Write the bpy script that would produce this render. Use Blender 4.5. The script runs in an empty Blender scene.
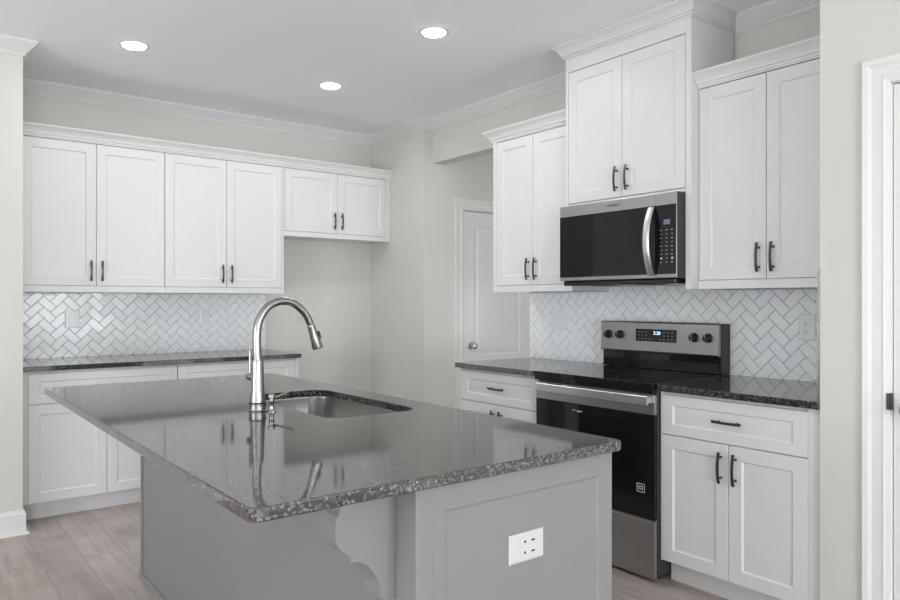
import bpy, bmesh, math, random
from mathutils import Vector, Matrix
sc = bpy.context.scene
C = sc.collection
random.seed(7)

# ---------------------------------------------------------------- camera
cd = bpy.data.cameras.new('camera'); cam = bpy.data.objects.new('camera', cd); C.objects.link(cam)
cd.sensor_width = 36; cd.lens = 36 * 712.549 / 900; cd.shift_y = 1.55 / 900
cd.clip_start = 0.05; cd.clip_end = 100
cam.location = (0, 0, 1.291); cam.rotation_euler = (math.pi / 2, 0, -0.659)
sc.camera = cam
# ---------------------------------------------------------------- world, lights, exposure
w = bpy.data.worlds.new('daylight'); sc.world = w; w.use_nodes = True
w.node_tree.nodes['Background'].inputs[0].default_value = (0.93, 0.96, 1, 1)
w.node_tree.nodes['Background'].inputs[1].default_value = 1.0
def area(name, loc, rot, sx, sy, power, col=(1, 1, 1)):
    l = bpy.data.lights.new(name, 'AREA'); l.shape = 'RECTANGLE'; l.size = sx; l.size_y = sy
    l.energy = power; l.color = col
    o = bpy.data.objects.new(name, l); C.objects.link(o); o.location = loc; o.rotation_euler = rot
    return o
R90 = math.pi / 2
# daylight coming in through the window openings of the rear and left walls; 'up', 'low' and 'hall' = added fill panels
LP = dict(rear_a=100, rear_b=70, rear_low=125, left_b=42, left_low=32, left_upb=58, hall=28, lamp=4.9)
DAY = (0.95, 0.985, 1)
TU = math.radians(35)
area('daylight_rear_a', (2.1, -4.93, 1.3), (R90, 0, 0), .85, 1.85, LP['rear_a'], DAY)
area('daylight_rear_b', (-1.2, -4.93, 1.35), (R90, 0, 0), 2.6, 1.9, LP['rear_b'], DAY)
area('daylight_left_b', (-3.53, 1.6, 1.35), (R90, 0, -R90), 2.4, 1.9, LP['left_b'], DAY)
area('fill_left_up', (-3.51, 1.6, 1.2), (R90 + TU, 0, -R90), 2.4, 1.2, LP['left_upb'], DAY)  # added fill panel tilted upward to brighten the ceiling
area('fill_left_low', (-3.52, -2.2, .75), (R90, 0, -R90), 2.4, .7, LP['left_low'], DAY)  # extra low panel, added to light the lower surfaces from the left
area('fill_rear_low', (-1.2, -4.92, .75), (R90, 0, 0), 2.6, .7, LP['rear_low'], DAY)  # extra low panel, added to lift the tile under the wall cabinets
area('fill_hallway', (4.35, 1.26, 1.3), (R90, 0, 0), 1.4, 2.0, LP['hall'], DAY)  # unseen fill added before the solid hallway wall; no opening there
sc.view_settings.view_transform = 'Standard'
sc.view_settings.look = 'None'
sc.view_settings.gamma = 1
sc.view_settings.use_curve_mapping = False
sc.view_settings.exposure = -0.07
sc.cycles.use_denoising = True
sc.cycles.max_bounces = 12
sc.cycles.diffuse_bounces = 8
sc.cycles.caustics_reflective = False
sc.cycles.caustics_refractive = False

# ---------------------------------------------------------------- materials
def mat(name, col, rough=0.5, metal=0.0, ior=1.5, coat=0, bump=None, vary=None):
    m = bpy.data.materials.new(name); m.use_nodes = True
    nt = m.node_tree; b = nt.nodes['Principled BSDF']
    b.inputs['Base Color'].default_value = (*col, 1)
    b.inputs['Roughness'].default_value = rough
    b.inputs['Metallic'].default_value = metal
    b.inputs['IOR'].default_value = ior
    b.inputs['Coat Weight'].default_value = coat
    tc = nt.nodes.new('ShaderNodeTexCoord')
    if bump:
        sc_, st, dist, vec = bump
        n = nt.nodes.new('ShaderNodeTexNoise'); n.inputs['Scale'].default_value = sc_
        n.inputs['Detail'].default_value = 3
        mp = nt.nodes.new('ShaderNodeMapping'); mp.inputs['Scale'].default_value = vec
        nt.links.new(tc.outputs['Object'], mp.inputs[0]); nt.links.new(mp.outputs[0], n.inputs[0])
        bp = nt.nodes.new('ShaderNodeBump'); bp.inputs['Strength'].default_value = st
        bp.inputs['Distance'].default_value = dist
        nt.links.new(n.outputs['Fac'], bp.inputs['Height']); nt.links.new(bp.outputs[0], b.inputs['Normal'])
    if vary:
        sc_, amt = vary
        n = nt.nodes.new('ShaderNodeTexNoise'); n.inputs['Scale'].default_value = sc_
        n.inputs['Detail'].default_value = 4
        nt.links.new(tc.outputs['Object'], n.inputs[0])
        r = nt.nodes.new('ShaderNodeValToRGB')
        r.color_ramp.elements[0].position = .3; r.color_ramp.elements[1].position = .7
        r.color_ramp.elements[0].color = (*[c * (1 - amt) for c in col], 1)
        r.color_ramp.elements[1].color = (*[min(1, c * (1 + amt)) for c in col], 1)
        nt.links.new(n.outputs['Fac'], r.inputs[0]); nt.links.new(r.outputs[0], b.inputs['Base Color'])
    return m
def emis(name, col, s):
    m = bpy.data.materials.new(name); m.use_nodes = True
    b = m.node_tree.nodes['Principled BSDF']
    b.inputs['Base Color'].default_value = (*col, 1)
    b.inputs['Emission Color'].default_value = (*col, 1); b.inputs['Emission Strength'].default_value = s
    return m
M_wall = mat('greige wall paint', (0.605, 0.60, 0.57), 0.75, bump=(220, .05, .002, (1, 1, 1)), vary=(1.3, .015))
M_ceil = mat('ceiling paint', (0.925, 0.935, 0.95), 0.85, bump=(180, .05, .002, (1, 1, 1)), vary=(1.1, .01))
M_trim = mat('white trim paint', (0.70, 0.70, 0.705), 0.4, vary=(3, .01))
M_cab = mat('white cabinet paint', (0.70, 0.70, 0.708), 0.38, vary=(2.5, .012))
M_isl = mat('grey island paint', (0.212, 0.212, 0.214), 0.42, vary=(2.5, .02))
M_in = mat('cabinet shadow gap', (0.35, 0.35, 0.35), 0.7)
M_pull = mat('gunmetal pull', (0.085, 0.085, 0.09), 0.35, metal=.8)
M_black = mat('black enamel', (0.012, 0.012, 0.013), 0.22, vary=(5, .1))
M_side = mat('dark grey enamel', (0.028, 0.030, 0.033), 0.4, vary=(5, .1))
M_glass = mat('black glass', (0.008, 0.008, 0.009), 0.05, ior=1.42, vary=(4, .1))
M_glassw = mat('oven window glass', (0.004, 0.004, 0.004), 0.05, ior=1.45, vary=(4, .1))
M_nickel = mat('brushed nickel', (0.55, 0.54, 0.52), 0.24, metal=1, vary=(30, .05))
M_plate = mat('white plastic', (0.54, 0.54, 0.545), 0.35, vary=(10, .01))
M_tplate = mat('pale grey plastic', (0.80, 0.825, 0.85), 0.15, vary=(10, .01))
M_dark = mat('dark slot', (0.02, 0.02, 0.02), 0.6)
M_grout = mat('grey grout', (0.27, 0.275, 0.285), 0.85, vary=(80, .1))
M_grey = mat('light print', (0.50, 0.50, 0.52), 0.5)
M_led = emis('led diffuser', (1, 0.985, 0.96), 14)
M_blue = emis('blue digits', (0.35, 0.62, 1.0), 3)
M_disp = emis('dim display', (0.11, 0.11, 0.17), 0.5)

def stainless(name, col, rough, vec):
    return mat(name, col, rough, metal=1, bump=(60, .12, .0008, vec), vary=(14, .03))
M_ssY = stainless('brushed stainless', (0.41, 0.41, 0.412), 0.34, (8, .25, 30))
M_ssink = stainless('satin stainless basin', (0.52, 0.52, 0.51), 0.25, (10, 10, .3))
M_ssH = mat('polished handle steel', (0.66, 0.66, 0.655), 0.34, metal=1, bump=(50, .1, .0006, (3, 3, 3)))
M_chrome = mat('spot-free stainless faucet', (0.33, 0.328, 0.322), 0.27, metal=1, vary=(20, .03))

def granite():
    m = mat('speckled grey granite', (.05, .05, .055), 0.06, ior=2.05)
    nt = m.node_tree; b = nt.nodes['Principled BSDF']
    tc = nt.nodes.new('ShaderNodeTexCoord')
    v = nt.nodes.new('ShaderNodeTexVoronoi'); v.inputs['Scale'].default_value = 215
    n = nt.nodes.new('ShaderNodeTexNoise'); n.inputs['Scale'].default_value = 150; n.inputs['Detail'].default_value = 5
    n.inputs['Roughness'].default_value = .75
    for t in (v, n): nt.links.new(tc.outputs['Object'], t.inputs[0])
    r1 = nt.nodes.new('ShaderNodeValToRGB'); e = r1.color_ramp.elements
    e[0].position = .0; e[0].color = (.008, .008, .01, 1)
    e[1].position = 1; e[1].color = (.28, .28, .285, 1)
    for p, c in ((.36, .004), (.52, .014), (.70, .085)):
        x = e.new(p); x.color = (c, c, c * 1.07, 1)
    sep = nt.nodes.new('ShaderNodeSeparateColor'); nt.links.new(v.outputs['Color'], sep.inputs[0])
    mx = nt.nodes.new('ShaderNodeMix'); mx.inputs[0].default_value = .45
    sl = nt.nodes.new('ShaderNodeMapRange'); sl.inputs[3].default_value = .50; sl.inputs[4].default_value = .58
    nt.links.new(sep.outputs[0], sl.inputs[0]); nt.links.new(sl.outputs[0], b.inputs['Specular IOR Level'])
    nt.links.new(sep.outputs[0], mx.inputs[2])
    r2 = nt.nodes.new('ShaderNodeMapRange'); r2.inputs[1].default_value = .35; r2.inputs[2].default_value = .65
    nt.links.new(n.outputs['Fac'], r2.inputs[0]); nt.links.new(r2.outputs[0], mx.inputs[3])
    nb = nt.nodes.new('ShaderNodeTexNoise'); nb.inputs['Scale'].default_value = 260; nb.inputs['Detail'].default_value = 2
    nt.links.new(tc.outputs['Object'], nb.inputs[0])
    bp = nt.nodes.new('ShaderNodeBump'); bp.inputs['Strength'].default_value = .05; bp.inputs['Distance'].default_value = .0002
    nt.links.new(nb.outputs['Fac'], bp.inputs['Height']); nt.links.new(bp.outputs[0], b.inputs['Normal'])
    nt.links.new(mx.outputs[0], r1.inputs[0]); nt.links.new(r1.outputs[0], b.inputs['Base Color'])
    return m
M_gran = granite()

def tile_mat():
    m = mat('white glazed tile', (.62, .66, .70), 0.05, ior=1.6)
    nt = m.node_tree; b = nt.nodes['Principled BSDF']
    tc = nt.nodes.new('ShaderNodeTexCoord')
    n = nt.nodes.new('ShaderNodeTexNoise'); n.inputs['Scale'].default_value = 85; n.inputs['Detail'].default_value = 2
    nt.links.new(tc.outputs['Object'], n.inputs[0])
    bp = nt.nodes.new('ShaderNodeBump'); bp.inputs['Strength'].default_value = 1; bp.inputs['Distance'].default_value = .0011
    nt.links.new(n.outputs['Fac'], bp.inputs['Height']); nt.links.new(bp.outputs[0], b.inputs['Normal'])
    at = nt.nodes.new('ShaderNodeAttribute'); at.attribute_name = 'tone'
    r = nt.nodes.new('ShaderNodeValToRGB')
    r.color_ramp.elements[0].color = (.875, .90, .93, 1); r.color_ramp.elements[1].color = (.90, .92, .945, 1)
    nt.links.new(at.outputs['Fac'], r.inputs[0]); nt.links.new(r.outputs[0], b.inputs['Base Color'])
    return m
M_tile = tile_mat()

def floor_mat():
    m = mat('wood plank floor', (.3, .26, .24), 0.42)
    nt = m.node_tree; b = nt.nodes['Principled BSDF']; L = nt.links.new
    tc = nt.nodes.new('ShaderNodeTexCoord')
    mp = nt.nodes.new('ShaderNodeMapping'); mp.inputs['Rotation'].default_value = (0, 0, math.pi / 2)
    mp.inputs['Location'].default_value = (0.31, 0.16, 0)
    L(tc.outputs['Object'], mp.inputs[0])
    br = nt.nodes.new('ShaderNodeTexBrick'); br.offset = .37; br.offset_frequency = 2
    br.inputs['Color1'].default_value = (0, 0, 0, 1); br.inputs['Color2'].default_value = (1, 1, 1, 1)
    br.inputs['Mortar'].default_value = (.5, .5, .5, 1)
    br.inputs['Scale'].default_value = 1; br.inputs['Brick Width'].default_value = 1.22
    br.inputs['Row Height'].default_value = .18; br.inputs['Mortar Size'].default_value = .0016
    br.inputs['Mortar Smooth'].default_value = .3
    L(mp.outputs[0], br.inputs[0])
    m2 = nt.nodes.new('ShaderNodeMapping'); m2.inputs['Scale'].default_value = (14, 1.1, 1)
    L(tc.outputs['Object'], m2.inputs[0])
    ad = nt.nodes.new('ShaderNodeVectorMath'); ad.operation = 'ADD'
    sc_ = nt.nodes.new('ShaderNodeVectorMath'); sc_.operation = 'SCALE'; sc_.inputs['Scale'].default_value = 17
    L(br.outputs['Color'], sc_.inputs[0]); L(m2.outputs[0], ad.inputs[0]); L(sc_.outputs[0], ad.inputs[1])
    n = nt.nodes.new('ShaderNodeTexNoise'); n.inputs['Scale'].default_value = 1.6; n.inputs['Detail'].default_value = 7
    n.inputs['Roughness'].default_value = .6; n.inputs['Distortion'].default_value = .6
    L(ad.outputs[0], n.inputs[0])
    n2 = nt.nodes.new('ShaderNodeTexNoise'); n2.inputs['Scale'].default_value = 4.5; n2.inputs['Detail'].default_value = 3
    L(tc.outputs['Object'], n2.inputs[0])
    mx = nt.nodes.new('ShaderNodeMix'); mx.inputs[0].default_value = .4
    L(n.outputs['Fac'], mx.inputs[2]); L(n2.outputs['Fac'], mx.inputs[3])
    r = nt.nodes.new('ShaderNodeValToRGB'); e = r.color_ramp.elements
    e[0].position = .32; e[0].color = (.31, .26, .235, 1)
    e[1].position = .68; e[1].color = (.53, .475, .445, 1)
    x = e.new(.5); x.color = (.43, .375, .35, 1)
    L(mx.outputs[0], r.inputs[0])
    # each plank a little lighter or darker
    mr = nt.nodes.new('ShaderNodeMapRange'); mr.inputs[3].default_value = .9; mr.inputs[4].default_value = 1.08
    L(br.outputs['Color'], mr.inputs[0])
    vm = nt.nodes.new('ShaderNodeVectorMath'); vm.operation = 'SCALE'
    L(r.outputs[0], vm.inputs[0]); L(mr.outputs[0], vm.inputs['Scale'])
    m3 = nt.nodes.new('ShaderNodeMix'); m3.data_type = 'RGBA'
    L(br.outputs['Fac'], m3.inputs[0]); L(vm.outputs[0], m3.inputs[6]); m3.inputs[7].default_value = (.23, .195, .175, 1)
    L(m3.outputs[2], b.inputs['Base Color'])
    bp = nt.nodes.new('ShaderNodeBump'); bp.inputs['Strength'].default_value = .15; bp.inputs['Distance'].default_value = .001
    L(n.outputs['Fac'], bp.inputs['Height']); L(bp.outputs[0], b.inputs['Normal'])
    return m
M_floor = floor_mat()

# ---------------------------------------------------------------- mesh helpers
def new(): return bmesh.new()
def box(bm, x0, x1, y0, y1, z0, z1, bev=0.0, seg=1):
    r = bmesh.ops.create_cube(bm, size=1)
    vs = r['verts']
    bmesh.ops.scale(bm, vec=(abs(x1 - x0), abs(y1 - y0), abs(z1 - z0)), verts=vs)
    bmesh.ops.translate(bm, vec=((x0 + x1) / 2, (y0 + y1) / 2, (z0 + z1) / 2), verts=vs)
    if bev > 0:
        es = list({e for v in vs for e in v.link_edges})
        bmesh.ops.bevel(bm, geom=es, offset=bev, segments=seg, affect='EDGES', profile=.5)
def rings(bm, loops, close_first=True, close_last=True, cyclic=False):
    vl = [[bm.verts.new(p) for p in l] for l in loops]
    n = len(vl[0])
    pairs = list(zip(vl, vl[1:])) + ([(vl[-1], vl[0])] if cyclic else [])
    for a, b in pairs:
        for i in range(n):
            j = (i + 1) % n
            bm.faces.new((a[i], a[j], b[j], b[i]))
    if not cyclic:
        if close_first: bm.faces.new(vl[0][::-1])
        if close_last: bm.faces.new(vl[-1])
def lathe(bm, prof, base, axis='Z', seg=24):
    """prof: list of (radius, height) along the axis from base"""
    loops = []
    for r, h in prof:
        l = []
        for i in range(seg):
            a = 2 * math.pi * i / seg; c, s = r * math.cos(a), r * math.sin(a)
            if axis == 'Z': p = (c, s, h)
            elif axis == 'X': p = (h, c, s)
            else: p = (c, h, s)
            l.append((base[0] + p[0], base[1] + p[1], base[2] + p[2]))
        loops.append(l)
    rings(bm, loops)
def tube(bm, pts, rad, seg=16):
    pts = [Vector(p) for p in pts]
    if not hasattr(rad, '__len__'): rad = [rad] * len(pts)
    t0 = (pts[1] - pts[0]).normalized()
    up = Vector((0, 0, 1)) if abs(t0.z) < .9 else Vector((1, 0, 0))
    nrm = t0.cross(up).normalized()
    loops = []
    for i, p in enumerate(pts):
        t = (pts[min(i + 1, len(pts) - 1)] - pts[max(i - 1, 0)]).normalized()
        nrm = (nrm - t * nrm.dot(t)).normalized(); bi = t.cross(nrm)
        loops.append([p + (nrm * math.cos(2 * math.pi * k / seg) + bi * math.sin(2 * math.pi * k / seg)) * rad[i] for k in range(seg)])
    rings(bm, loops)
def spline(pts, n=8):
    P = [Vector(p) for p in pts]; out = []
    for i in range(len(P) - 1):
        a, b, c, d = P[max(i - 1, 0)], P[i], P[i + 1], P[min(i + 2, len(P) - 1)]
        for k in range(n):
            t = k / n
            out.append(.5 * ((2 * b) + (c - a) * t + (2 * a - 5 * b + 4 * c - d) * t * t + (3 * b - a - 3 * c + d) * t ** 3))
    out.append(P[-1]); return out
def sweep(bm, path, prof, ztop, side=1):
    """moulding along a polyline in plan; prof = (out, down) pairs, closed outline"""
    P = [Vector((x, y)) for x, y in path]; loops = []
    for i, p in enumerate(P):
        def nrm(a, b):
            d = (b - a).normalized(); return Vector((d.y, -d.x)) * side
        if i == 0: m = nrm(P[0], P[1])
        elif i == len(P) - 1: m = nrm(P[-2], P[-1])
        else:
            a, b = nrm(P[i - 1], P[i]), nrm(P[i], P[i + 1])
            m = (a + b) / (1 + a.dot(b))
        loops.append([(p.x + m.x * o, p.y + m.y * o, ztop - d) for o, d in prof])
    rings(bm, loops)
def rrect(x0, x1, y0, y1, r, seg=8):
    out = []
    for cx, cy, a0 in ((x1 - r, y1 - r, 0), (x0 + r, y1 - r, 90), (x0 + r, y0 + r, 180), (x1 - r, y0 + r, 270)):
        for k in range(seg + 1):
            a = math.radians(a0 + 90 * k / seg); out.append((cx + r * math.cos(a), cy + r * math.sin(a)))
    return out
def xform(bm, f):
    for v in bm.verts: v.co = Vector(f(*v.co))
def wloc(o):
    v = Vector((0, 0, 0))
    while o is not None: v += o.location; o = o.parent
    return v
def obj(name, bm, m, parent=None, smooth=False, label=None):
    bmesh.ops.recalc_face_normals(bm, faces=bm.faces)
    me = bpy.data.meshes.new(name)
    if parent is not None:
        bmesh.ops.translate(bm, vec=-wloc(parent), verts=bm.verts)
    else:
        xs = [v.co.x for v in bm.verts]; ys = [v.co.y for v in bm.verts]; zs = [v.co.z for v in bm.verts]
        base = Vector(((min(xs) + max(xs)) / 2, (min(ys) + max(ys)) / 2, min(zs)))
        bmesh.ops.translate(bm, vec=-base, verts=bm.verts)
    bm.to_mesh(me); bm.free()
    me.materials.append(m)
    if smooth:
        for p in me.polygons: p.use_smooth = True
        me.set_sharp_from_angle(angle=math.radians(35))
    o = bpy.data.objects.new(name, me); C.objects.link(o)
    if parent is not None: o.parent = parent
    else: o.location = base
    if label: o['label'] = label
    return o
def thing(name, label, cat, loc, group=None):
    o = bpy.data.objects.new(name, None); C.objects.link(o); o.location = loc
    o.empty_display_size = .1
    o['label'] = label; o['category'] = cat
    if group: o['group'] = group
    return o
def tag(o, label, cat, group=None):
    o['label'] = label; o['category'] = cat
    if group: o['group'] = group
    return o
def struct(name, bm, m, smooth=False):
    o = obj(name, bm, m, smooth=smooth); o['kind'] = 'structure'; return o
# frames: local (a, d, z) with d = distance out of the face towards the room
def on_back(Y): return lambda a, d, z: (a, Y - d, z)       # face looks to -Y
def on_right(X): return lambda a, d, z: (X - d, a, z)      # face looks to -X

# ---------------------------------------------------------------- key measures
CT, CB = 0.914, 0.884
XR, YBK, XST, YST = 3.381, 5.384, 0.549, 4.59
XNK, YNK = 3.29, 4.59
XRW, YJ = 2.737, 1.265
ZC = 2.735
# ---------------------------------------------------------------- shell
bm = new(); box(bm, -3.7, 5.4, -5.2, 5.6, -.1, 0); fl = struct('floor', bm, M_floor)
fl.data.transform(Matrix.Translation(fl.location)); fl.location = (0, 0, 0)
bm = new(); box(bm, -3.7, 5.4, -5.2, 5.6, ZC, ZC + .1); struct('ceiling', bm, M_ceil)
bm = new(); box(bm, XST, XNK, YBK, 5.5, 0, ZC); struct('wall_back', bm, M_wall)
bm = new(); box(bm, -3.6, XST, YST, 5.5, 0, ZC); struct('wall_left', bm, M_wall)
DX0, DX1, DZ = 3.69, 4.46, 2.05
bm = new()
box(bm, XNK, DX0, YNK, 5.5, 0, ZC); box(bm, DX1, 5.2, YNK, 5.5, 0, ZC)
box(bm, DX0, DX1, YNK, 5.5, DZ, ZC); box(bm, DX0, DX1, YNK + .07, 5.5, 0, DZ)
struct('wall_hallway_end', bm, M_wall)
bm = new()
box(bm, XR, XR + .114, YJ, 3.49, 0, ZC); box(bm, XR, XR + .114, 3.49, YNK, 2.397, ZC)
struct('wall_range', bm, M_wall)
EY0, EY1, EZ = 0.235, 1.022, 2.055
bm = new()
box(bm, XRW, XR + .114, EY1, YJ, 0, ZC); box(bm, XRW, XR, -5, EY0, 0, ZC)
box(bm, XRW, XR, EY0, EY1, EZ, ZC); box(bm, XRW + .07, XR, EY0, EY1, 0, EZ)
struct('wall_right', bm, M_wall)
bm = new(); box(bm, 5.2, 5.3, 1.0, 5.5, 0, ZC); struct('wall_hallway_side', bm, M_wall)
bm = new(); box(bm, XR + .114, 5.2, 1.1, 1.2, 0, ZC); struct('wall_hallway_rear', bm, M_wall)
def holes_wall(name, axis, a0, a1, plane0, plane1, openings):
    bm = new(); a = a0
    def bx(p, q, z0, z1):
        if axis == 'Y': box(bm, p, q, plane0, plane1, z0, z1)
        else: box(bm, plane0, plane1, p, q, z0, z1)
    for p, q, z0, z1 in openings:
        bx(a, p, 0, ZC); bx(p, q, 0, z0) if z0 > 0 else None; bx(p, q, z1, ZC); a = q
    bx(a, a1, 0, ZC)
    return struct(name, bm, M_wall)
holes_wall('wall_rear', 'Y', -3.6, XRW, -5.1, -4.95, [(-2.5, .1, .4, 2.3), (1.65, 2.55, .35, 2.25)])
holes_wall('wall_far_left', 'X', -4.95, YST, -3.7, -3.55, [(-3.4, -1.0, .4, 2.3), (.4, 2.8, .4, 2.3)])
def window(n, axis, p, q, z0, z1, a, b):
    bm = new(); t = .05
    def bx(p0, p1, c0, c1):
        if axis == 'Y': box(bm, p0, p1, a, b, c0, c1)
        else: box(bm, a, b, p0, p1, c0, c1)
    bx(p, p + t, z0, z1); bx(q - t, q, z0, z1); bx(p, q, z0, z0 + t); bx(p, q, z1 - t, z1)
    mid = (p + q) / 2; bx(mid - .02, mid + .02, z0, z1); bx(p, q, (z0 + z1) / 2 - .02, (z0 + z1) / 2 + .02)
    struct('window_%d' % n, bm, M_trim)
window(1, 'Y', -2.5, .1, .4, 2.3, -5.04, -4.98)
window(2, 'Y', 1.65, 2.55, .35, 2.25, -5.04, -4.98)
window(3, 'X', -3.4, -1.0, .4, 2.3, -3.64, -3.58)
window(4, 'X', .4, 2.8, .4, 2.3, -3.64, -3.58)

# crown moulding of the room
CR = [(0, 0), (.066, 0), (.066, .010), (.062, .013), (.058, .020), (.052, .025), (.044, .034), (.030, .048), (.022, .058),
      (.014, .062), (.014, .070), (.007, .074), (.007, .080), (0, .080)]
def crown(name, path, side):
    bm = new(); sweep(bm, path, CR, ZC, side); struct(name, bm, M_trim)
crown('trim_1', [(-3.55, YST), (XST, YST), (XST, YBK), (XNK, YBK), (XNK, YNK), (XR, YNK), (XR, 2.802)], 1)
crown('trim_2', [(XR, 1.988), (XR, YJ), (XRW, YJ), (XRW, -4.95)], 1)
# baseboards
BBP = [(0, .133), (.006, .133), (.010, .126), (.010, .120), (.014, .112), (.014, .018), (.026, .014), (.028, 0), (0, 0)]
BB = [(o, .133 - d) for o, d in BBP]
def baseb(name, path, side=1):
    bm = new(); sweep(bm, path, BB, .133, side); struct(name, bm, M_trim)
baseb('baseboard_left', [(-3.55, YST), (XST, YST), (XST, 4.80)])
baseb('baseboard_back', [(2.325, YBK), (XNK, YBK), (XNK, YNK), (DX0 - .085, YNK)])
baseb('baseboard_right', [(XRW, EY0 - .085), (XRW, -4.95)])
# door casings
def casing(name, f, a0, a1, z1, w=.090):
    """profiled frame round an opening; three mitred legs as one mesh"""
    pr = [(0, 0), (0, .009), (.010, .011), (.020, .0145), (.028, .012), (.058, .013), (.070, .018), (w - .003, .020), (w, .018), (w, 0)]
    bm = new(); loops = []
    for (pa, pz, sa, sz) in ((a0, 0, -1, 0), (a0, z1, -1, 1), (a1, z1, 1, 1), (a1, 0, 1, 0)):
        loops.append([f(pa + sa * o, d, pz + sz * o) for o, d in pr])
    rings(bm, loops); struct(name, bm, M_trim)
    return
casing('trim_3', on_back(YNK), DX0, DX1, DZ)
casing('trim_4', on_right(XRW), EY0, EY1, EZ)
# door jamb linings + leaves
def door_leaf(n, f, a0, a1, z1, knob_a, knob_dir, strike_a):
    """f local: d negative = into the opening"""
    jam = new()
    for p, q in ((a0, a0 + .004), (a1 - .004, a1)): box(jam, p, q, -.0695, -.0005, 0.0005, z1)
    box(jam, a0, a1, -.0695, -.0005, z1 - .004, z1 - .0001)
    xform(jam, f)
    p, q, t = a0 + .007, a1 - .007, -.002
    bm = new(); st, d1 = .115, .008
    zl, zm0, zm1, zt = .012, .815, .98, z1 - .009
    # slab behind, with stiles, rails and raised panels in front
    box(bm, p, q, t - .035, t - d1, zl, zt)
    def bx(x0, x1, z0, z1_): box(bm, x0, x1, t - d1, t, z0, z1_)
    bx(p, p + st, zl, zt); bx(q - st, q, zl, zt)
    for z0, z1_ in ((zl, .23), (.70, .835), (zt - .12, zt)): bx(p + st, q - st, z0, z1_)
    for z0, z1_ in ((.23, .70), (.835, zt - .12)):
        loops = []
        for ins, dd in ((.0, 0), (.010, -.006), (.022, -.0075), (.024, -.0075), (.050, -.002), (.055, -.002)):
            loops.append([(p + st + ins, t + dd, z0 + ins), (q - st - ins, t + dd, z0 + ins), (q - st - ins, t + dd, z1_ - ins), (p + st + ins, t + dd, z1_ - ins)])
        rings(bm, loops, close_first=False)
    xform(bm, f)
    d = struct('door_%d' % n, bm, M_trim)
    jo = struct('trim_%d' % (n + 4), jam, M_trim)
    k = new()
    lathe(k, [(.031, 0), (.031, .004), (.027, .008), (.012, .010), (.011, .026), (.015, .030), (.026, .037), (.0285, .047), (.026, .058), (.016, .065), (.002, .067)], (0, 0, 0), 'Y', 28)
    xform(k, lambda x, y, z: f(knob_a + x, t + y, .922 + z))
    obj('door_knob', k, M_nickel, d, smooth=True, label='satin nickel round knob')
    if strike_a is not None:
        k = new(); s0, s1 = sorted(strike_a)
        box(k, s0, s1, -.0015, .0135, .915, .972, .001); lathe(k, [(.0045, 0), (.0045, .056)], (s1 + .002, .012, .9155), 'Z', 12)
        xform(k, f); obj('strike_plate', k, M_side, d, label='dark metal strike plate')
    return d
door_leaf(1, on_back(YNK), DX0, DX1, DZ, 3.777, 1, None)
door_leaf(2, on_right(XRW), EY0, EY1, EZ, 0.952, 1, (1.0155, 1.0265))
# recessed ceiling lights
for i, (x, y, lb) in enumerate(((1.051, 4.262, 'round recessed ceiling light furthest left, above the long wall cabinets'),
                                (2.286, 4.255, 'round recessed ceiling light in the middle, nearest the back corner of the ceiling'),
                                (2.271, 3.072, 'round recessed ceiling light furthest right, near the tall cabinet top'))):
    t = thing('ceiling_light', lb, 'ceiling light', (x, y, ZC), 'recessed ceiling lights')
    bm = new()
    prof = [(.060, -.0004), (.082, -.0004), (.082, -.001), (.080, -.002), (.066, -.003), (.063, -.003)]
    loops = [[(x + r * math.cos(a), y + r * math.sin(a), ZC + h) for a in [2 * math.pi * k / 40 for k in range(40)]] for r, h in prof]
    rings(bm, loops, cyclic=True); obj('trim_ring', bm, M_trim, t, smooth=True)
    bm = new(); lathe(bm, [(.0625, -.0006), (.0625, -.006), (.059, -.009), (.04, -.0105), (.002, -.011)], (x, y, ZC), 'Z', 40)
    obj('diffuser', bm, M_led, t, smooth=True)
    l = bpy.data.lights.new('lamp_light', 'AREA'); l.shape = 'DISK'; l.size = .12; l.energy = LP['lamp']; l.color = (1, .995, .985)
    lo = bpy.data.objects.new('lamp_light', l); C.objects.link(lo); lo.location = (x, y, ZC - .014)
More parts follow.
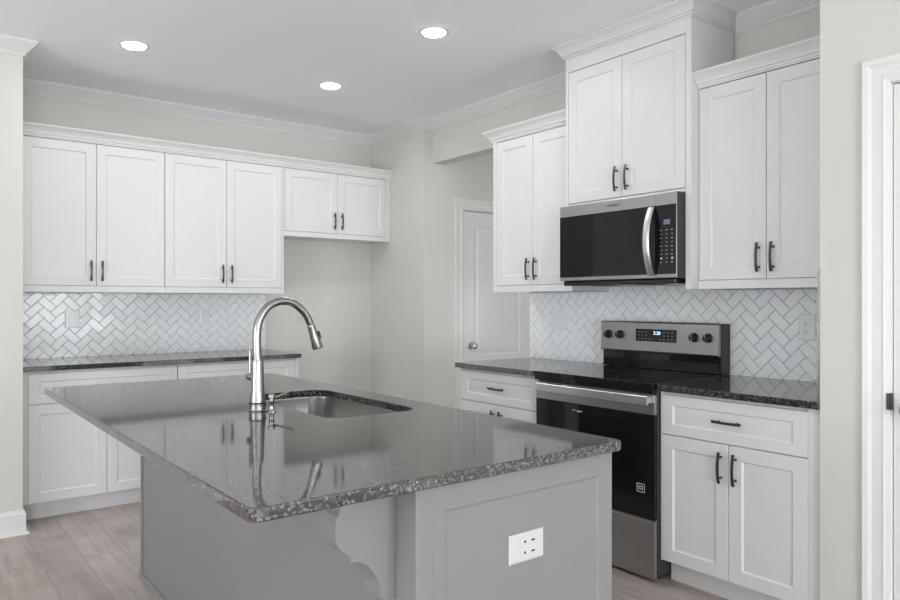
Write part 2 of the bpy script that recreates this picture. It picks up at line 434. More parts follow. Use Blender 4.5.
# ---------------------------------------------------------------- herringbone tile
def herringbone(name, f, a0, a1, regions, phase, label, flip=1):
    """regions: list of (a0,a1,z0,z1) that together make the tiled area"""
    W, g = .0508, .0017; L = 2 * W + g; P = W + g
    th = .0075
    tot = new(); tl = tot.loops.layers.color.new('tone')
    zc = regions[0][2]; s2 = math.sqrt(.5)
    for (ra0, ra1, rz0, rz1) in regions:
        bm = new(); tn = bm.loops.layers.color.new('tone')
        A0, A1 = ra0 - .2, ra1 + .2
        n = 60
        rnd = random.Random(11)
        for i in range(-n, n):
            for j in range(-n, n):
                # lattice vectors (P, P) and (2P, -2P); two tiles per cell
                for k in range(2):
                    x = i * P + 2 * j * P; y = i * P - 2 * j * P
                    if k == 0: X0, Y0, w_, h_ = x, y, L, W
                    else: X0, Y0, w_, h_ = x + 0, y - 2 * P, W, L
                    if k == 1: X0, Y0 = x + 0 * P, y + P
                    cx, cy = X0 + w_ / 2, Y0 + h_ / 2
                    u = (cx - cy) * s2 * flip + phase[0]; v = (cx + cy) * s2 + phase[1]
                    r1, r2, tone = rnd.uniform(-1, 1), rnd.uniform(-1, 1), rnd.random()
                    if not (A0 < u < A1 and rz0 - .1 < v < rz1 + .1): continue
                    loops = []
                    for ins, dd in ((0, .0012), (0, th - .0022), (.0007, th - .0010), (.0022, th)):
                        l = []
                        for qx, qy in ((-1, -1), (1, -1), (1, 1), (-1, 1)):
                            lx, ly = qx * (w_ / 2 - ins), qy * (h_ / 2 - ins)
                            px, py = cx + lx, cy + ly
                            tilt = (r1 * lx + r2 * ly) * .02 if dd > .002 else 0
                            l.append(((px - py) * s2 * flip + phase[0], dd + tilt, (px + py) * s2 + phase[1]))
                        loops.append(l)
                    before = len(bm.faces)
                    rings(bm, loops, close_first=False)
                    bm.faces.ensure_lookup_table()
                    for fc in bm.faces[before:]:
                        for lp in fc.loops: lp[tn] = (tone, tone, tone, 1)
        for co, no in (((ra0, 0, 0), (-1, 0, 0)), ((ra1, 0, 0), (1, 0, 0)), ((0, 0, rz0), (0, 0, -1)), ((0, 0, rz1), (0, 0, 1))):
            bmesh.ops.bisect_plane(bm, geom=bm.verts[:] + bm.edges[:] + bm.faces[:], plane_co=co, plane_no=no, clear_outer=True)
        me = bpy.data.meshes.new('tmp'); bm.to_mesh(me); bm.free(); tot.from_mesh(me); bpy.data.meshes.remove(me)
    xform(tot, f)
    g_ = new()
    for (ra0, ra1, rz0, rz1) in regions: box(g_, ra0, ra1, .001, .0052, rz0, rz1)
    xform(g_, f)
    mid = f((a0 + a1) / 2, .001, CT + .001)
    t = thing(name, label, 'backsplash', mid)
    obj('tile_field', tot, M_tile, t)
    obj('grout_bed', g_, M_grout, t, label='grey grout showing between the tiles')
    return t
ZT = 1.3495
herringbone('herringbone_backsplash', on_back(YBK), XST, 2.309, [(XST + .001, 2.309, CT + .001, ZT)], (.094, -.006),
            'white herringbone tile backsplash behind the far counter left of the empty alcove', 1)
herringbone('herringbone_backsplash', on_right(XR), YJ, 3.478, [(YJ + .001, 3.478, CT + .001, ZT), (2.026, 2.800, ZT, 1.43)], (.064, -.008),
            'white herringbone tile backsplash behind the range', -1)
bm = new(); box(bm, XRW - .002, XRW + .012, YJ + .0002, YJ + .008, CT + .001, 1.414)
tag(obj('tile_edge_strip', bm, M_nickel), 'thin metal tile edge strip standing at the right end of the range counter', 'edge strip')

# ---------------------------------------------------------------- cabinets
def shaker(a0, a1, z0, z1, t=.019, w=.057, wr=None):
    """door or drawer front, local d from 0 (back) to t (front)"""
    bm = new(); loops = []; w2 = wr or w
    for ins_a, ins_z, d in ((0, 0, 0), (0, 0, t - .0015), (.0015, .0015, t), (w, w2, t), (w + .002, w2 + .002, t - .002), (w + .007, w2 + .007, t - .0065)):
        loops.append([(a0 + ins_a, d, z0 + ins_z), (a1 - ins_a, d, z0 + ins_z), (a1 - ins_a, d, z1 - ins_z), (a0 + ins_a, d, z1 - ins_z)])
    rings(bm, loops)
    return bm
def pull(f, a, z, d0, parent, vert=True, L=.132):
    bm = new(); n = 14; loops = []
    for i in range(n + 1):
        s = -1 + 2 * i / n
        c = s * L / 2; o = .021 + .009 * (1 - s * s); hw = .0052 + .0008 * s * s; ht = .003
        q = [(-hw, o - ht), (hw, o - ht), (hw, o + ht), (-hw, o + ht)]
        loops.append([(a + x, d0 + y, z + c) if vert else (a + c, d0 + y, z + x) for x, y in q])
    rings(bm, loops)
    for s in (-1, 1):
        c = s * L * .33
        base = (a, d0, z + c) if vert else (a + c, d0, z)
        lathe(bm, [(.0058, 0), (.0058, .003), (.0042, .0045), (.0042, .0245)], base, 'Y', 12)
    xform(bm, f)
    return obj('handle', bm, M_pull, parent, smooth=True, label='dark gunmetal bar pull')
def front(kind, f, a0, a1, z0, z1, parent, hz=None, ha=None, vert=True, w=.057, m=None):
    """fronts sit on the carcass plane d=0 of f"""
    bm = shaker(a0, a1, z0, z1, w=w, wr=(.045 if kind == 'drawer' else None)); xform(bm, f)
    o = obj(kind, bm, m or M_cab, parent)
    if hz is not None: pull(f, ha, hz, .0192, o, vert)
    return o
G = .0015
CCP = [(0, 0), (.050, 0), (.051, .006), (.047, .012), (.041, .017), (.030, .026), (.021, .040), (.017, .048), (.017, .052), (.009, .055), (.009, .064), (.003, .067), (.003, .073), (0, .073)]
def upper(name, label, f, a0, a1, dlist, z0, zd0, zd1, ztop, depth, base, hz=1.49, ends=(1, 1), grp='white wall cabinets'):
    """wall cabinet; dlist = door edges [e0,e1,e2]; f maps with d=0 at carcass front"""
    t = thing(name, label, 'cabinet', base, grp)
    bm = new()
    box(bm, a0, a1, -depth, 0, z0 + .004, ztop)              # carcass
    xform(bm, f); obj('carcass', bm, M_cab, t)
    bm = new()                                              # face frame: bottom rail flush with the doors, thin stiles beside them
    box(bm, a0, a1, 0, .018, z0, zd0 - .003, .0008)
    if dlist[0] - a0 > .006: box(bm, a0, dlist[0] - .0028, 0, .018, zd0 - .003, ztop, .0006)
    if a1 - dlist[2] > .006: box(bm, dlist[2] + .0028, a1, 0, .018, zd0 - .003, ztop, .0006)
    box(bm, a0 + .001, a1 - .001, 0, .018, zd1 + .004, ztop, .0006)
    xform(bm, f); obj('face_frame', bm, M_cab, t)
    mid = dlist[1]
    front('door', f, dlist[0], mid - G, zd0, zd1, t, hz, mid - .033)
    front('door', f, mid + G, dlist[2], zd0, zd1, t, hz, mid + .033)
    return t
ZU, ZD0, ZD1, ZCC = 1.351, 1.394, 2.312, 2.316
YUF = 5.070 + .019; XUF = 3.057 + .019
FB = on_back(YUF); FR = on_right(XUF)
dB = YBK - .009 - YUF; dBn = YBK - .001 - YUF; dR = XR - .009 - XUF
upper('wall_cabinet', 'white two-door wall cabinet at the far left, above the back counter', FB, XST + .002, 1.4485, [.592, 1.019, 1.4465], ZU, ZD0, ZD1, 2.318, dBn, (1.0, YBK, ZU))
upper('wall_cabinet', 'white two-door wall cabinet on the back wall, second from left, beside the small cabinet', FB, 1.4495, 2.3245, [1.4515, 1.881, 2.309], ZU, ZD0, ZD1, 2.318, dBn, (1.885, YBK, ZU))
upper('wall_cabinet', 'short white two-door cabinet over the empty refrigerator alcove', FB, 2.3255, XNK - .002, [2.334, 2.787, 3.244], 1.794, 1.834, ZD1, 2.318, dBn, (2.8, YBK, 1.794), hz=1.931)
bm = new(); sweep(bm, [(XST + .001, YUF - .0195), (XNK - .001, YUF - .0195)], CCP, 2.389, 1)
box(bm, XST + .002, XNK - .002, YUF - .019, YBK - .001, 2.3185, 2.330)
tag(obj('cabinet_crown', bm, M_cab, smooth=True), 'long white crown moulding running along the tops of the back wall cabinets', 'moulding')

def crown_part(t, path, ztop=2.389, prof=CCP, fill=None):
    bm = new(); sweep(bm, path, prof, ztop, 1)
    if fill: box(bm, *fill)
    obj('crown', bm, M_cab, t, smooth=True)
xf = XUF - .0195
t = upper('wall_cabinet', 'white two-door wall cabinet left of the microwave, by the hallway opening', FR, 2.8025, 3.489, [2.806, 3.125, 3.452], ZU, ZD0, ZD1, 2.318, dR, (XR, 3.14, ZU))
crown_part(t, [(XR - .001, 3.4895), (xf, 3.4895), (xf, 2.8025)], fill=(xf, XR - .001, 2.8025, 3.489, 2.3185, 2.33))
t = upper('wall_cabinet', 'white two-door wall cabinet right of the microwave, beside the greige wall', FR, 1.2675, 1.9865, [1.313, 1.647, 1.979], ZU, ZD0, ZD1, 2.318, dR, (XR, 1.63, ZU))
crown_part(t, [(xf, 1.9865), (xf, 1.2675)], fill=(xf, XR - .001, 1.2675, 1.9865, 2.3185, 2.33))
# tall cabinet over the microwave
XTF = 3.000 + .019; FT = on_right(XTF); dT = XR - .009 - XTF
t = thing('wall_cabinet', 'tallest white cabinet, rising to the ceiling above the microwave', 'cabinet', (XR, 2.4, ZU), 'white wall cabinets')
bm = new(); box(bm, 2.021, 2.7805, -dT, 0, 1.822, ZC - .002)
xform(bm, FT); obj('carcass', bm, M_cab, t)
bm = new(); box(bm, 1.9885, 2.0205, -dT, .0185, ZU, ZC - .002, .0006); xform(bm, FT); obj('side_panel', bm, M_cab, t)
bm = new(); box(bm, 2.781, 2.8, -dT, .0185, 1.80, ZC - .002, .0006); xform(bm, FT); obj('side_panel', bm, M_cab, t)
bm = new()
box(bm, 2.021, 2.7805, 0, .018, 1.822, 1.838, .0006); xform(bm, FT); obj('bottom_rail', bm, M_cab, t)
bm = new(); box(bm, 2.021, 2.7805, 0, .0185, 2.586, ZC - .002, .0006); xform(bm, FT); obj('top_rail', bm, M_cab, t)
front('door', FT, 2.0235, 2.4005, 1.842, 2.5815, t, 1.937, 2.363)
front('door', FT, 2.4035, 2.7785, 1.842, 2.5815, t, 1.937, 2.433)
TCP = [(o * .92 * 1.35, d * .78) for o, d in CCP]
TCP = [(0, .0005), (.054, .0005), (.055, .008), (.050, .013), (.043, .017), (.032, .030), (.023, .044), (.019, .050), (.019, .056), (.012, .059), (.012, .068), (.004, .071), (.004, .078), (0, .078)]
bm = new(); sweep(bm, [(XR - .001, 2.8005), (XTF - .019, 2.8005), (XTF - .019, 1.988), (XR - .001, 1.988)], TCP, ZC, 1)
obj('crown', bm, M_cab, t, smooth=True)

def basecab(name, label, f, a0, a1, d0, dm, d1, depth, base, grp='white base cabinets', toe=(None, None), dh=True):
    t = thing(name, label, 'cabinet', base, grp)
    bm = new(); box(bm, a0, a1, -depth, 0, .105, CB - .001)
    xform(bm, f); obj('carcass', bm, M_cab, t)
    bm = new()
    bm.free()
    for p_, q_ in ((a0, d0 - .002), (d1 + .002, a1)):
        if q_ - p_ > .003: bm = new(); box(bm, p_, q_, 0, .018, .108, CB - .001, .0006); xform(bm, f); obj('filler', bm, M_cab, t)
    bm = new(); box(bm, a0, a1, -depth, -.062, 0.001, .1045); xform(bm, f); obj('toe_kick', bm, M_cab, t)
    front('drawer', f, d0, d1, .690, .868, t, .781 if dh else None, (d0 + d1) / 2, False)
    front('door', f, d0, dm - G, .112, .6855, t, .588, dm - .033)
    front('door', f, dm + G, d1, .112, .6855, t, .588, dm + .033)
    return t
XBF = 2.760 + .019; GR = on_right(XBF); YBF = 4.772 + .019; GB = on_back(YBF)
db = XR - .001 - XBF
basecab('base_cabinet', 'white base cabinet right of the range, drawer over two doors', GR, 1.2675, 1.9885, 1.322, 1.652, 1.983, db, (XR, 1.63, 0))
basecab('base_cabinet', 'white base cabinet left of the range, by the hallway opening', GR, 2.7665, 3.462, 2.7755, 3.111, 3.446, db, (XR, 3.11, 0))
basecab('base_cabinet', 'white base cabinet under the left half of the back counter', GB, XST + .017, 1.4445, .597, 1.019, 1.442, YBK - .001 - YBF, (1.0, YBK, 0))
basecab('base_cabinet', 'white base cabinet under the right half of the back counter, mostly behind the island', GB, 1.4455, 2.303, 1.448, 1.86, 2.272, YBK - .001 - YBF, (1.87, YBK, 0))
# counters
bm = new(); box(bm, XST + .001, 2.312, 4.742, YBK - .0005, CB, CT, .0025, 2)
tag(obj('countertop', bm, M_gran), 'long dark granite countertop along the back wall under the tiled splash', 'countertop')
bm = new(); box(bm, 2.730, XR - .0005, 2.7660, 3.476, CB, CT, .0025, 2)
tag(obj('countertop', bm, M_gran), 'dark granite countertop left of the range', 'countertop')
bm = new(); box(bm, 2.730, XR - .0005, YJ + .0005, 1.9885, CB, CT, .0025, 2)
tag(obj('countertop', bm, M_gran), 'dark granite countertop right of the range', 'countertop')

# ---------------------------------------------------------------- island
IX0, IX1, IY0, IY1 = .503, 1.560, 1.241, 3.55
BX0, BX1, BY0, BY1 = .905, 1.535, 1.268, 3.535
isl = thing('kitchen_island', 'grey painted kitchen island base under the overhanging granite top', 'kitchen island', (1.22, 2.4, 0))
bm = new(); box(bm, BX0, BX1, BY0, BY1, .001, CB - .15)
box(bm, BX0, BX0 + .02, BY0, BY1, CB - .15, CB - .001); box(bm, BX1 - .02, BX1, BY0, BY1, CB - .15, CB - .001)
box(bm, BX0 + .02, BX1 - .02, BY0, BY0 + .02, CB - .15, CB - .001); box(bm, BX0 + .02, BX1 - .02, BY1 - .02, BY1, CB - .15, CB - .001)
# hollow for the sink is made by keeping the solid part below it
bm.free(); bm = new()
box(bm, BX0, BX1, BY0, BY1, .001, .64)
for a in ((BX0, BX0 + .02, BY0, BY1), (BX1 - .02, BX1, BY0, BY1), (BX0 + .02, BX1 - .02, BY0, BY0 + .02), (BX0 + .02, BX1 - .02, BY1 - .02, BY1)):
    box(bm, *a, .64, CB - .001)
obj('body', bm, M_isl, isl)
bm = shaker(.930, BX1, .10, CB - .002, t=.006, w=.043)
bm.free(); bm = new(); loops = []
for (l, r_, b_, tp, d) in ((.9303, BX1, .002, CB - .002, 0), (.9303, BX1, .002, CB - .002, .0045), (.966, 1.482, .14, .826, .0045), (.968, 1.480, .142, .824, .003), (.973, 1.475, .147, .819, .001)):
    loops.append([(l, BY0 - .0003 - d, b_), (r_, BY0 - .0003 - d, b_), (r_, BY0 - .0003 - d, tp), (l, BY0 - .0003 - d, tp)])
rings(bm, loops); obj('end_panel', bm, M_isl, isl)
bm = new(); box(bm, .884, .930, 1.2615, 1.3424, .002, CB - .001, .002, 2)
obj('corner_post', bm, M_isl, isl)
bm = new(); box(bm, .8885, .9048, 1.3425, 1.432, .60, CB - .001, .0015)
obj('batten', bm, M_isl, isl); bm = new(); box(bm, .899, .9048, 3.512, 3.5345, .02, CB - .001, .001); obj('batten', bm, M_isl, isl)
bm = new()
SH = [(0, .018), (.005, .017), (.011, .011), (.012, 0), (0, 0)]; SHP = [(o, .018 - d) for o, d in SH]
sweep(bm, [(BX1, BY1), (BX0 - .0002, BY1), (BX0 - .0002, 1.343)], SHP, .0185, 1) if False else None
sweep(bm, [(BX0 - .0002, 1.343), (BX0 - .0002, BY1 + .0002), (BX1, BY1 + .0002)], [(o, .018 - z) for o, z in SH], .019, -1)
obj('shoe_moulding', bm, M_isl, isl)
# corbel: profile in X-Z, thickness in Y
prof = [(.8885, CB - .001), (.730, CB - .001), (.728, .868), (.738, .858), (.747, .850), (.745, .843), (.739, .832), (.735, .817), (.7335, .795), (.736, .775), (.742, .763), (.751, .754),
        (.762, .746), (.771, .740), (.7715, .7285), (.784, .727), (.799, .721), (.813, .711), (.825, .697), (.834, .682), (.840, .671), (.848, .664), (.849, .652), (.844, .642), (.845, .634), (.856, .628), (.8885, .623)]
bm = new(); loops = []
for y, ins in ((1.3435, .0015), (1.3465, 0), (1.4135, 0), (1.415, .0015)):
    loops.append([(x + (ins if 2 < i < len(prof) - 2 else 0), y, z) for i, (x, z) in enumerate(prof)])
rings(bm, loops); cb = obj('corbel', bm, M_isl, isl)
# drawer/door fronts on the working side of the island
GI = lambda a, d, z: (BX1 + .0002 + d, a, z)
# outlet on the island end
def outlet(name, label, f, a0, a1, z0, z1, pm, parent=None, slots=(), inner=None):
    am, zm = (a0 + a1) / 2, (z0 + z1) / 2
    if parent is None: root = thing(name, label, 'outlet', f(am, 0, zm))
    bm = new(); loops = []
    for ins, d in ((0, .0004), (0, .003), (.004, .0058)):
        loops.append([(a0 + ins, d, z0 + ins), (a1 - ins, d, z0 + ins), (a1 - ins, d, z1 - ins), (a0 + ins, d, z1 - ins)])
    rings(bm, loops); xform(bm, f)
    if parent is None: pl = obj('cover_plate', bm, pm, root)
    else: pl = obj('outlet', bm, pm, parent, label=label); root = pl
    par = root
    for (q0, q1, r0, r1) in inner or []:
        bm = new(); box(bm, q0, q1, .0058, .0072, r0, r1, .0006); xform(bm, f)
        obj('receptacle', bm, pm, pl)
    if slots:
        for (sa, sz, w_, h_) in slots:
            bm = new(); box(bm, sa - w_ / 2, sa + w_ / 2, .0060, .0076, sz - h_ / 2, sz + h_ / 2)
            xform(bm, f); obj('slot', bm, M_dark, pl)
    return root
fo = on_back(BY0 - .0015)
outlet('outlet', 'white horizontal outlet plate', fo, 1.157, 1.273, .657, .728, M_plate, isl,
       slots=[(1.2065, .7065, .006, .006), (1.2065, .680, .006, .006), (1.2335, .7065, .012, .0045), (1.2335, .680, .012, .0045)], inner=[(1.190, 1.247, .666, .720)])
# granite top with sink cut-out
bm = new()
ov = lambda i: rrect(IX0 + i, IX1 - i, IY0 + i, IY1 - i, .022, 8)
SX0, SX1, SY0, SY1 = 1.095, 1.447, 2.035, 2.765
iv = lambda i: rrect(SX0 - i, SX1 + i, SY0 - i, SY1 + i, .075, 8)
L3 = lambda l, z: [(x, y, z) for x, y in l]
CI = .8865
rings(bm, [L3(iv(.0), CI), L3(ov(.003), CI), L3(ov(0), CI + .003), L3(ov(0), CT - .004), L3(ov(.0012), CT - .0012), L3(ov(.004), CT), L3(iv(.002), CT), L3(iv(0), CT - .002)], cyclic=True)
tag(obj('island_countertop', bm, M_gran), 'large polished speckled granite top of the island, with the sink cut into it', 'countertop')
# sink
bm = new()
q = lambda i, z, r=.07: L3(rrect(SX0 - i, SX1 + i, SY0 - i, SY1 + i, r, 8), z)
zf = CI - .0006
rings(bm, [q(.014, zf, .08), q(.004, zf, .079), q(.003, zf - .004), q(-.006, zf - .17), q(-.014, zf - .195, .065), q(-.035, zf - .203, .05),
           q(-.12, zf - .206, .04), q(-.12, zf - .208, .04), q(-.03, zf - .206, .055), q(-.004, zf - .17), q(-.001, zf - .006), q(.014, zf - .002, .08)],
      close_first=True, close_last=True)
bm.faces.ensure_lookup_table()
bmesh.ops.delete(bm, geom=[f_ for f_ in bm.faces if len(f_.verts) > 4], context='FACES')
# close the bottom, inner and outer skin
bm.verts.ensure_lookup_table()
rings(bm, [q(-.12, zf - .206, .04), q(-.13, zf - .2062, .035)], close_first=False)
rings(bm, [q(-.12, zf - .208, .04), q(-.13, zf - .2081, .035)], close_first=False)
bmesh.ops.remove_doubles(bm, verts=bm.verts, dist=1e-6)
si = tag(obj('kitchen_sink', bm, M_ssink, smooth=True), 'stainless undermount sink basin set into the island top', 'sink')
bm = new(); lathe(bm, [(.042, .0005), (.042, .003), (.036, .0045), (.030, .002), (.010, .0015)], ((SX0 + SX1) / 2, 2.4, zf - .2062), 'Z', 28)
obj('drain', bm, M_chrome, si, smooth=True)
# faucet
fx, fy = .978, 2.344
fa = thing('kitchen_faucet', 'tall brushed pull-down gooseneck faucet beside the island sink', 'faucet', (fx, fy, CT))
bm = new(); lathe(bm, [(.030, .0003), (.0305, .004), (.0285, .006), (.0285, .022), (.0300, .0235), (.0300, .0262)], (fx, fy, CT), 'Z', 32)
obj('base', bm, M_chrome, fa, smooth=True)
bm = new(); lathe(bm, [(.0285, .0264), (.0290, .029), (.0285, .032)], (fx, fy, CT), 'Z', 32); obj('seal_ring', bm, M_dark, fa, smooth=True)
bm = new(); lathe(bm, [(.0270, .0322), (.0262, .045), (.0240, .075), (.0222, .110), (.0212, .145), (.0210, .170), (.0200, .176), (.015, .177)], (fx, fy, CT), 'Z', 32)
obj('body', bm, M_chrome, fa, smooth=True)
px = lambda u, v: (fx + (u - 257) * .00376, fy, 1.090 + (360 - v) * .00347)
cen = [(257, 361), (256.3, 348), (256.3, 335), (257.6, 324), (261.5, 314.5), (267.5, 307), (275, 302.8), (283, 301.6), (291, 303.2), (298.5, 308.2), (305.5, 316), (310.3, 325.5)]
pts = spline([px(*p) for p in cen], 5)
bm = new(); n = len(pts); tube(bm, pts, [.0152 - .0022 * i / n for i in range(n)], 20); obj('neck', bm, M_chrome, fa, smooth=True)
a, b_ = Vector(px(310.5, 326.3)), Vector(px(318.0, 351))
bm = new(); d_ = b_ - a
tube(bm, [a, a + d_ * .03, a + d_ * .06, a + d_ * .5, a + d_ * .93, a + d_ * .97], [.0130, .0142, .0140, .0160, .0200, .0195], 24)
sh = obj('spray_head', bm, M_chrome, fa, smooth=True)
bm = new(); tube(bm, [a + d_ * .972, a + d_], [.0185, .018], 24); obj('nozzle', bm, M_dark, sh, smooth=True)
bm = new(); m_ = a + d_ * .52; nrm = Vector((d_.z, 0, -d_.x)).normalized() * -1
if nrm.x < 0: nrm = -nrm
tube(bm, [m_ + nrm * .0145 - d_ * .16, m_ + nrm * .021 - d_ * .15, m_ + nrm * .021 + d_ * .1, m_ + nrm * .0165 + d_ * .13], [.004, .0048, .0048, .004], 10)
obj('spray_button', bm, M_side, sh, smooth=True)
bm = new()
lathe(bm, [(.011, .0225), (.0125, .026), (.0135, .055), (.0135, .072), (.011, .078), (.003, .080)], (fx, fy, CT + .113), 'Y', 20)
hb = obj('lever_hub', bm, M_chrome, fa, smooth=True)
bm = new(); tube(bm, [(fx, fy + .066, CT + .125), (fx + .001, fy + .067, CT + .16), (fx + .002, fy + .070, CT + .206)], [.0055, .0050, .0048], 12)
obj('lever', bm, M_chrome, hb, smooth=True)
# soap dispenser
dx, dy = 1.010, 2.300
so = thing('soap_dispenser', 'small metal soap dispenser with a thin angled spout, right of the faucet base', 'soap dispenser', (dx, dy, CT))
bm = new(); lathe(bm, [(.016, .0003), (.016, .003), (.011, .006), (.0085, .012), (.0085, .030), (.0105, .033), (.0105, .037), (.0078, .039), (.0078, .047)], (dx, dy, CT), 'Z', 20)
obj('stem', bm, M_chrome, so, smooth=True)
bm = new(); lathe(bm, [(.0105, .0472), (.0125, .050), (.0125, .057), (.010, .060), (.002, .061)], (dx, dy, CT), 'Z', 20)
hd = obj('pump_head', bm, M_chrome, so, smooth=True)
bm = new(); tube(bm, [(dx + .008, dy, CT + .046), (dx + .03, dy, CT + .0525), (dx + .078, dy, CT + .068)], [.0042, .0036, .003], 10)
obj('spout', bm, M_chrome, so, smooth=True)

# ---------------------------------------------------------------- range
Y0r, Y1r = 1.9945, 2.7635
rg = thing('electric_range', 'stainless and black electric range with a smooth black cooktop', 'range', (3.0, 2.375, 0))
FX = 2.727
bm = new(); box(bm, FX + .022, 3.33, Y0r, Y1r, .03, .895, .002)
for x in (2.80, 3.28):
    for y in (Y0r + .05, Y1r - .05): lathe(bm, [(.018, 0), (.018, .03)], (x, y, 0), 'Z', 12)
obj('cabinet_body', bm, M_side, rg)
bm = new(); box(bm, 2.706, 3.29, Y0r - .001, Y1r + .001, .8955, .9185, .004, 3)
box(bm, 2.716, 2.7485, Y0r + .002, Y1r - .002, .872, .8953, .001)
ck = obj('cooktop', bm, M_glass, rg)
for (cx, cy, r) in ((2.86, 2.19, .105), (2.86, 2.57, .08), (3.12, 2.19, .08), (3.12, 2.57, .105)):
    loops = [[(cx + rr * math.cos(a_), cy + rr * math.sin(a_), z) for a_ in [2 * math.pi * k / 48 for k in range(48)]] for rr, z in ((r, .9186), (r, .9189), (r - .002, .9189), (r - .002, .9186))]
    bm = new(); rings(bm, loops, cyclic=True); obj('burner_ring', bm, M_side, ck)
FO = on_right(FX)
# oven door: stainless cap and glass
bm = new(); box(bm, Y0r + .003, Y1r - .003, -.020, 0, .772, .8635, .002, 2); xform(bm, FO)
dr = obj('oven_door', bm, M_ssY, rg)
bm = new(); box(bm, Y0r + .003, Y1r - .003, -.020, -.0005, .296, .7715, .002, 2); xform(bm, FO); dg = obj('door_glass', bm, M_glass, dr, label='black glass front')
bm = new(); box(bm, Y0r + .085, Y1r - .085, -.0006, .0004, .37, .735, .0002); xform(bm, FO); obj('oven_window', bm, M_glassw, dr)
bm = new(); loops = []
for i in range(17):
    s = -1 + i / 8; y = 2.367 + s * .356; o = .036 + .006 * (1 - s * s)
    loops.append([(y, o - .008, .819), (y, o + .003, .818), (y, o + .006, .821), (y, o + .006, .857), (y, o + .003, .860), (y, o - .008, .859)])
rings(bm, loops)
for s in (-1, 1):
    y = 2.367 + s * .341; box(bm, y - .013, y + .013, .0003, .032, .824, .855, .003)
xform(bm, FO); obj('handle', bm, M_ssH, dr, smooth=True, label='wide flat steel handle')
# small square sticker printed on the door glass
bm = new(); a0, a1, z0, z1 = 2.052, 2.097, .406, .447; t_ = .0035
for q_ in ((a0, a1, z0, z0 + t_), (a0, a1, z1 - t_, z1), (a0, a0 + t_, z0, z1), (a1 - t_, a1, z0, z1), (a0 + .010, a0 + .028, z0 + .024, z0 + .030), (a0 + .010, a0 + .015, z0 + .012, z0 + .030), (a0 + .018, a1 - .010, z0 + .012, z0 + .017), (a1 - .015, a1 - .010, z0 + .012, z1 - .010)):
    box(bm, q_[0], q_[1], .0001, .0007, q_[2], q_[3])
xform(bm, FO); obj('sticker', bm, M_grey, dr, label='small white square sticker')
bm = new(); box(bm, Y0r + .003, Y1r - .003, -.020, 0, .019, .277, .003, 2)
box(bm, Y0r + .003, Y1r - .003, -.020, -.002, .277, .2885)
xform(bm, FO); obj('storage_drawer', bm, M_ssY, rg)
# backguard
bm = new(); box(bm, 3.293, 3.371, Y0r + .0125, Y1r + .004, .919, 1.176, .003); obj('backguard', bm, M_side, rg)
bm = new(); box(bm, 3.2845, 3.2915, Y0r + .020, Y1r + .002, .921, 1.008, .001); obj('riser', bm, M_glass, rg)
PT = on_right(3.272)
bm = new()
loops = [[(3.2915, y, 1.010), (3.271, y, 1.012), (3.267, y, 1.018), (3.273, y, 1.172), (3.278, y, 1.179), (3.2915, y, 1.179)] for y in (2.012, 2.7700)]
rings(bm, loops); cp = obj('control_panel', bm, M_ssY, rg)
tz = lambda z: 3.267 + (z - 1.018) * (.006 / .154)
FP = lambda a, d, z: (tz(z) - .0003 - d, a, z)
bm = new(); box(bm, 2.255, 2.521, 0, .0015, 1.071, 1.139, .0006); xform(bm, FP); dp = obj('display', bm, M_glass, cp, label='black touch display')
def text(s, size, f, a, z, m, parent, name, ext=.0004):
    cu = bpy.data.curves.new('txt', 'FONT'); cu.body = s; cu.size = size; cu.extrude = ext; cu.align_x = 'CENTER'; cu.align_y = 'CENTER'
    o = bpy.data.objects.new('txt', cu); C.objects.link(o)
    bpy.context.view_layer.update()
    me = bpy.data.meshes.new_from_object(o.evaluated_get(bpy.context.evaluated_depsgraph_get()))
    bpy.data.objects.remove(o); bm = new(); bm.from_mesh(me); bpy.data.meshes.remove(me)
    # text x runs to the viewer's right
    xform(bm, lambda x, y, w_: f(a - x, .0012 + w_, z + y))
    return obj(name, bm, m, parent)
text('2:20', .026, FP, 2.380, 1.118, M_blue, dp, 'clock_digits')
bm = new()
for a_ in (2.283, 2.308, 2.333, 2.358, 2.425, 2.450, 2.475, 2.500):
    for z in (1.085, 1.105, 1.123):
        if a_ in (2.358, 2.425) and z > 1.1: continue
        box(bm, a_ - .005, a_ + .005, .0012, .0019, z - .001, z + .001)
xform(bm, FP); obj('key_marks', bm, M_grey, dp)
for y in (2.714, 2.629, 2.149, 2.069):
    bm = new()
    lathe(bm, [(.0245, .0006), (.0245, .004), (.0215, .006), (.0205, .022), (.0185, .026), (.002, .0265)], (0, 0, 0), 'Y', 28)
    box(bm, -.0055, .0055, .020, .033, -.0195, .0195, .002)
    xform(bm, lambda x, y_, z: FP(y + x, y_, 1.104 + z)); kb = obj('knob', bm, M_black, cp, smooth=True)
    bm = new(); box(bm, -.0012, .0012, .0332, .0337, .004, .0185); xform(bm, lambda x, y_, z: FP(y + x, y_, 1.104 + z)); obj('pointer', bm, M_grey, kb)

# ---------------------------------------------------------------- microwave
MX = 2.932; FM = on_right(MX)
mw = thing('microwave', 'black and stainless microwave mounted under the tallest cabinet, above the range', 'microwave', (3.1, 2.4, 1.375))
Ym0, Ym1, Zm0, Zm1 = 2.0225, 2.7795, 1.4045, 1.818
bm = new(); box(bm, MX + .0052, XR - .012, Ym0, Ym1, Zm0, Zm1, .002); obj('housing', bm, M_side, mw)
bm = new(); box(bm, MX + .02, XR - .04, Ym0 + .02, Ym1 - .008, 1.378, Zm0 - .0003, .006, 2); vg = obj('vent_base', bm, M_black, mw)
for y in (2.25, 2.55):
    bm = new(); box(bm, 3.0, 3.09, y - .06, y + .06, 1.3755, 1.3778); obj('grease_filter', bm, M_side, vg)
bm = new(); box(bm, 2.149, Ym1, -.005, 0, Zm0 + .001, Zm1, .002, 2); xform(bm, FM); md = obj('door', bm, M_ssY, mw)
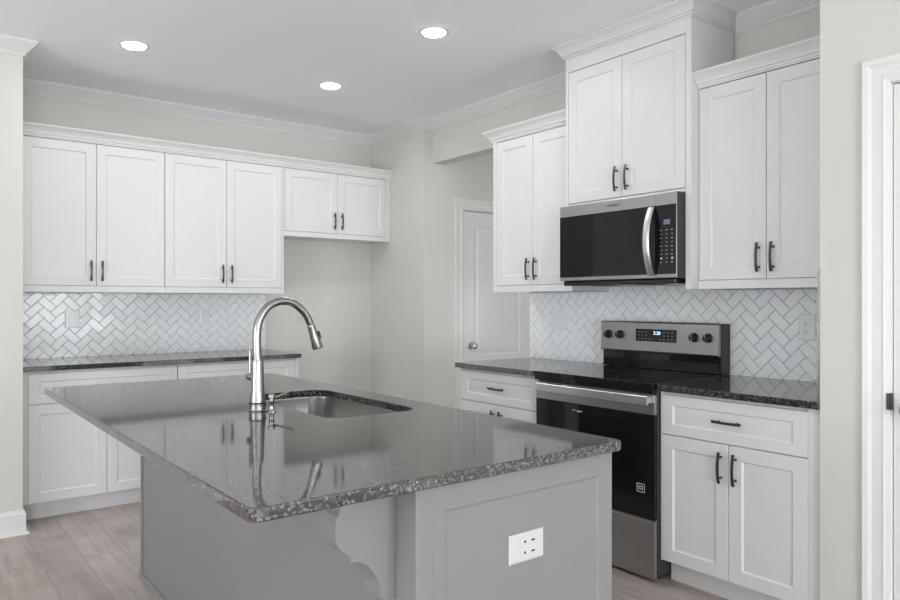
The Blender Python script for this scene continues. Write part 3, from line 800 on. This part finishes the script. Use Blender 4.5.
bm = new(); box(bm, 2.1495, Ym1 - .001, -.001, .0012, 1.424, 1.7595, .0005); xform(bm, FM); mg = obj('door_glass', bm, M_glass, md, label='black glass door face')
bm = new(); box(bm, 2.23, 2.553, .0013, .0017, 1.455, 1.735, .0001); xform(bm, FM); obj('door_window', bm, mat('screened window glass', (.010, .010, .011), .06, ior=1.38, vary=(5, .05)), md)
bm = new(); box(bm, Ym0, 2.1465, -.005, 0, Zm0 + .001, Zm1, .002, 2); xform(bm, FM); mc = obj('control_panel', bm, M_ssY, mw)
bm = new(); box(bm, Ym0 + .002, 2.146, -.001, .0012, 1.424, 1.7595, .0005); xform(bm, FM); kp = obj('keypad_glass', bm, M_glass, mc)
bm = new(); box(bm, 2.058, 2.095, .0013, .0018, 1.664, 1.688); xform(bm, FM); obj('display', bm, M_disp, mc, label='dim violet display')
bm = new()
for r in range(9):
    z = 1.637 - r * .0195
    for c in range(3):
        a_ = 2.110 - c * .031
        w_ = .006 if r not in (7,) else .0075; h_ = .0012 if r != 7 else .005
        if r == 7 and c == 1: h_ = .0012
        box(bm, a_ - w_, a_ + w_ * (.4 if r % 2 else 1), .0013, .0018, z - h_, z + h_)
xform(bm, FM); obj('keys', bm, M_grey, mc)
text('Whirlpool', .019, FM, 2.405, 1.790, mat('badge grey', (.12, .12, .12), .4, metal=.5), md, 'brand_lettering', .0003)
# bowed handle
bm = new(); loops = []
for i in range(21):
    s = -1 + i / 10; z = 1.585 + s * .167; o = .012 + .042 * (1 - s * s)
    hw = .0185
    loops.append([(2.160 - hw, o - .004, z), (2.160 + hw, o - .004, z), (2.160 + hw, o + .001, z), (2.160 + hw * .6, o + .005, z), (2.160 - hw * .6, o + .005, z), (2.160 - hw, o + .001, z)])
rings(bm, loops)
for z in (1.427, 1.742): box(bm, 2.150, 2.172, .0014, .014, z - .01, z + .01, .002)
xform(bm, FM); obj('handle', bm, M_ssH, md, smooth=True, label='bowed steel handle')

# ---------------------------------------------------------------- outlets
ft = on_right(XR - .0078); fb = on_back(YBK - .0078)
def duplex(cx, cz):
    s = []
    for dz in (-.0195, .0195): s += [(cx - .0063, cz + dz, .0018, .0085), (cx + .0063, cz + dz, .0018, .0085), (cx, cz + dz - .0095, .005, .005)]
    return s
outlet('wall_outlet', 'white outlet plate on the splash at the right end, above the range counter', ft, 1.577, 1.654, 1.110, 1.232, M_tplate,
       slots=duplex(1.622, 1.171), inner=[(1.605, 1.639, 1.135, 1.207)])
outlet('wall_outlet', 'pale double outlet plate on the splash left of the range, under the wall cabinet', ft, 3.115, 3.275, 1.108, 1.230, M_tplate,
       inner=[(3.146, 3.180, 1.133, 1.205), (3.210, 3.244, 1.133, 1.205)])
outlet('wall_outlet', 'pale outlet plate on the back splash, nearer the left wall', fb, .887, .975, 1.112, 1.230, M_tplate,
       inner=[(.914, .948, 1.135, 1.207)])
outlet('wall_outlet', 'pale narrow plate on the back splash, behind and left of the faucet', fb, 1.790, 1.860, 1.112, 1.230, M_tplate,
       inner=[(1.808, 1.842, 1.135, 1.207)])
outlet('wall_outlet', 'white plate on the bare alcove wall, seen through the faucet arch', on_back(YBK), 2.590, 2.662, 1.118, 1.236, M_plate,
       inner=[(2.609, 2.643, 1.141, 1.213)])
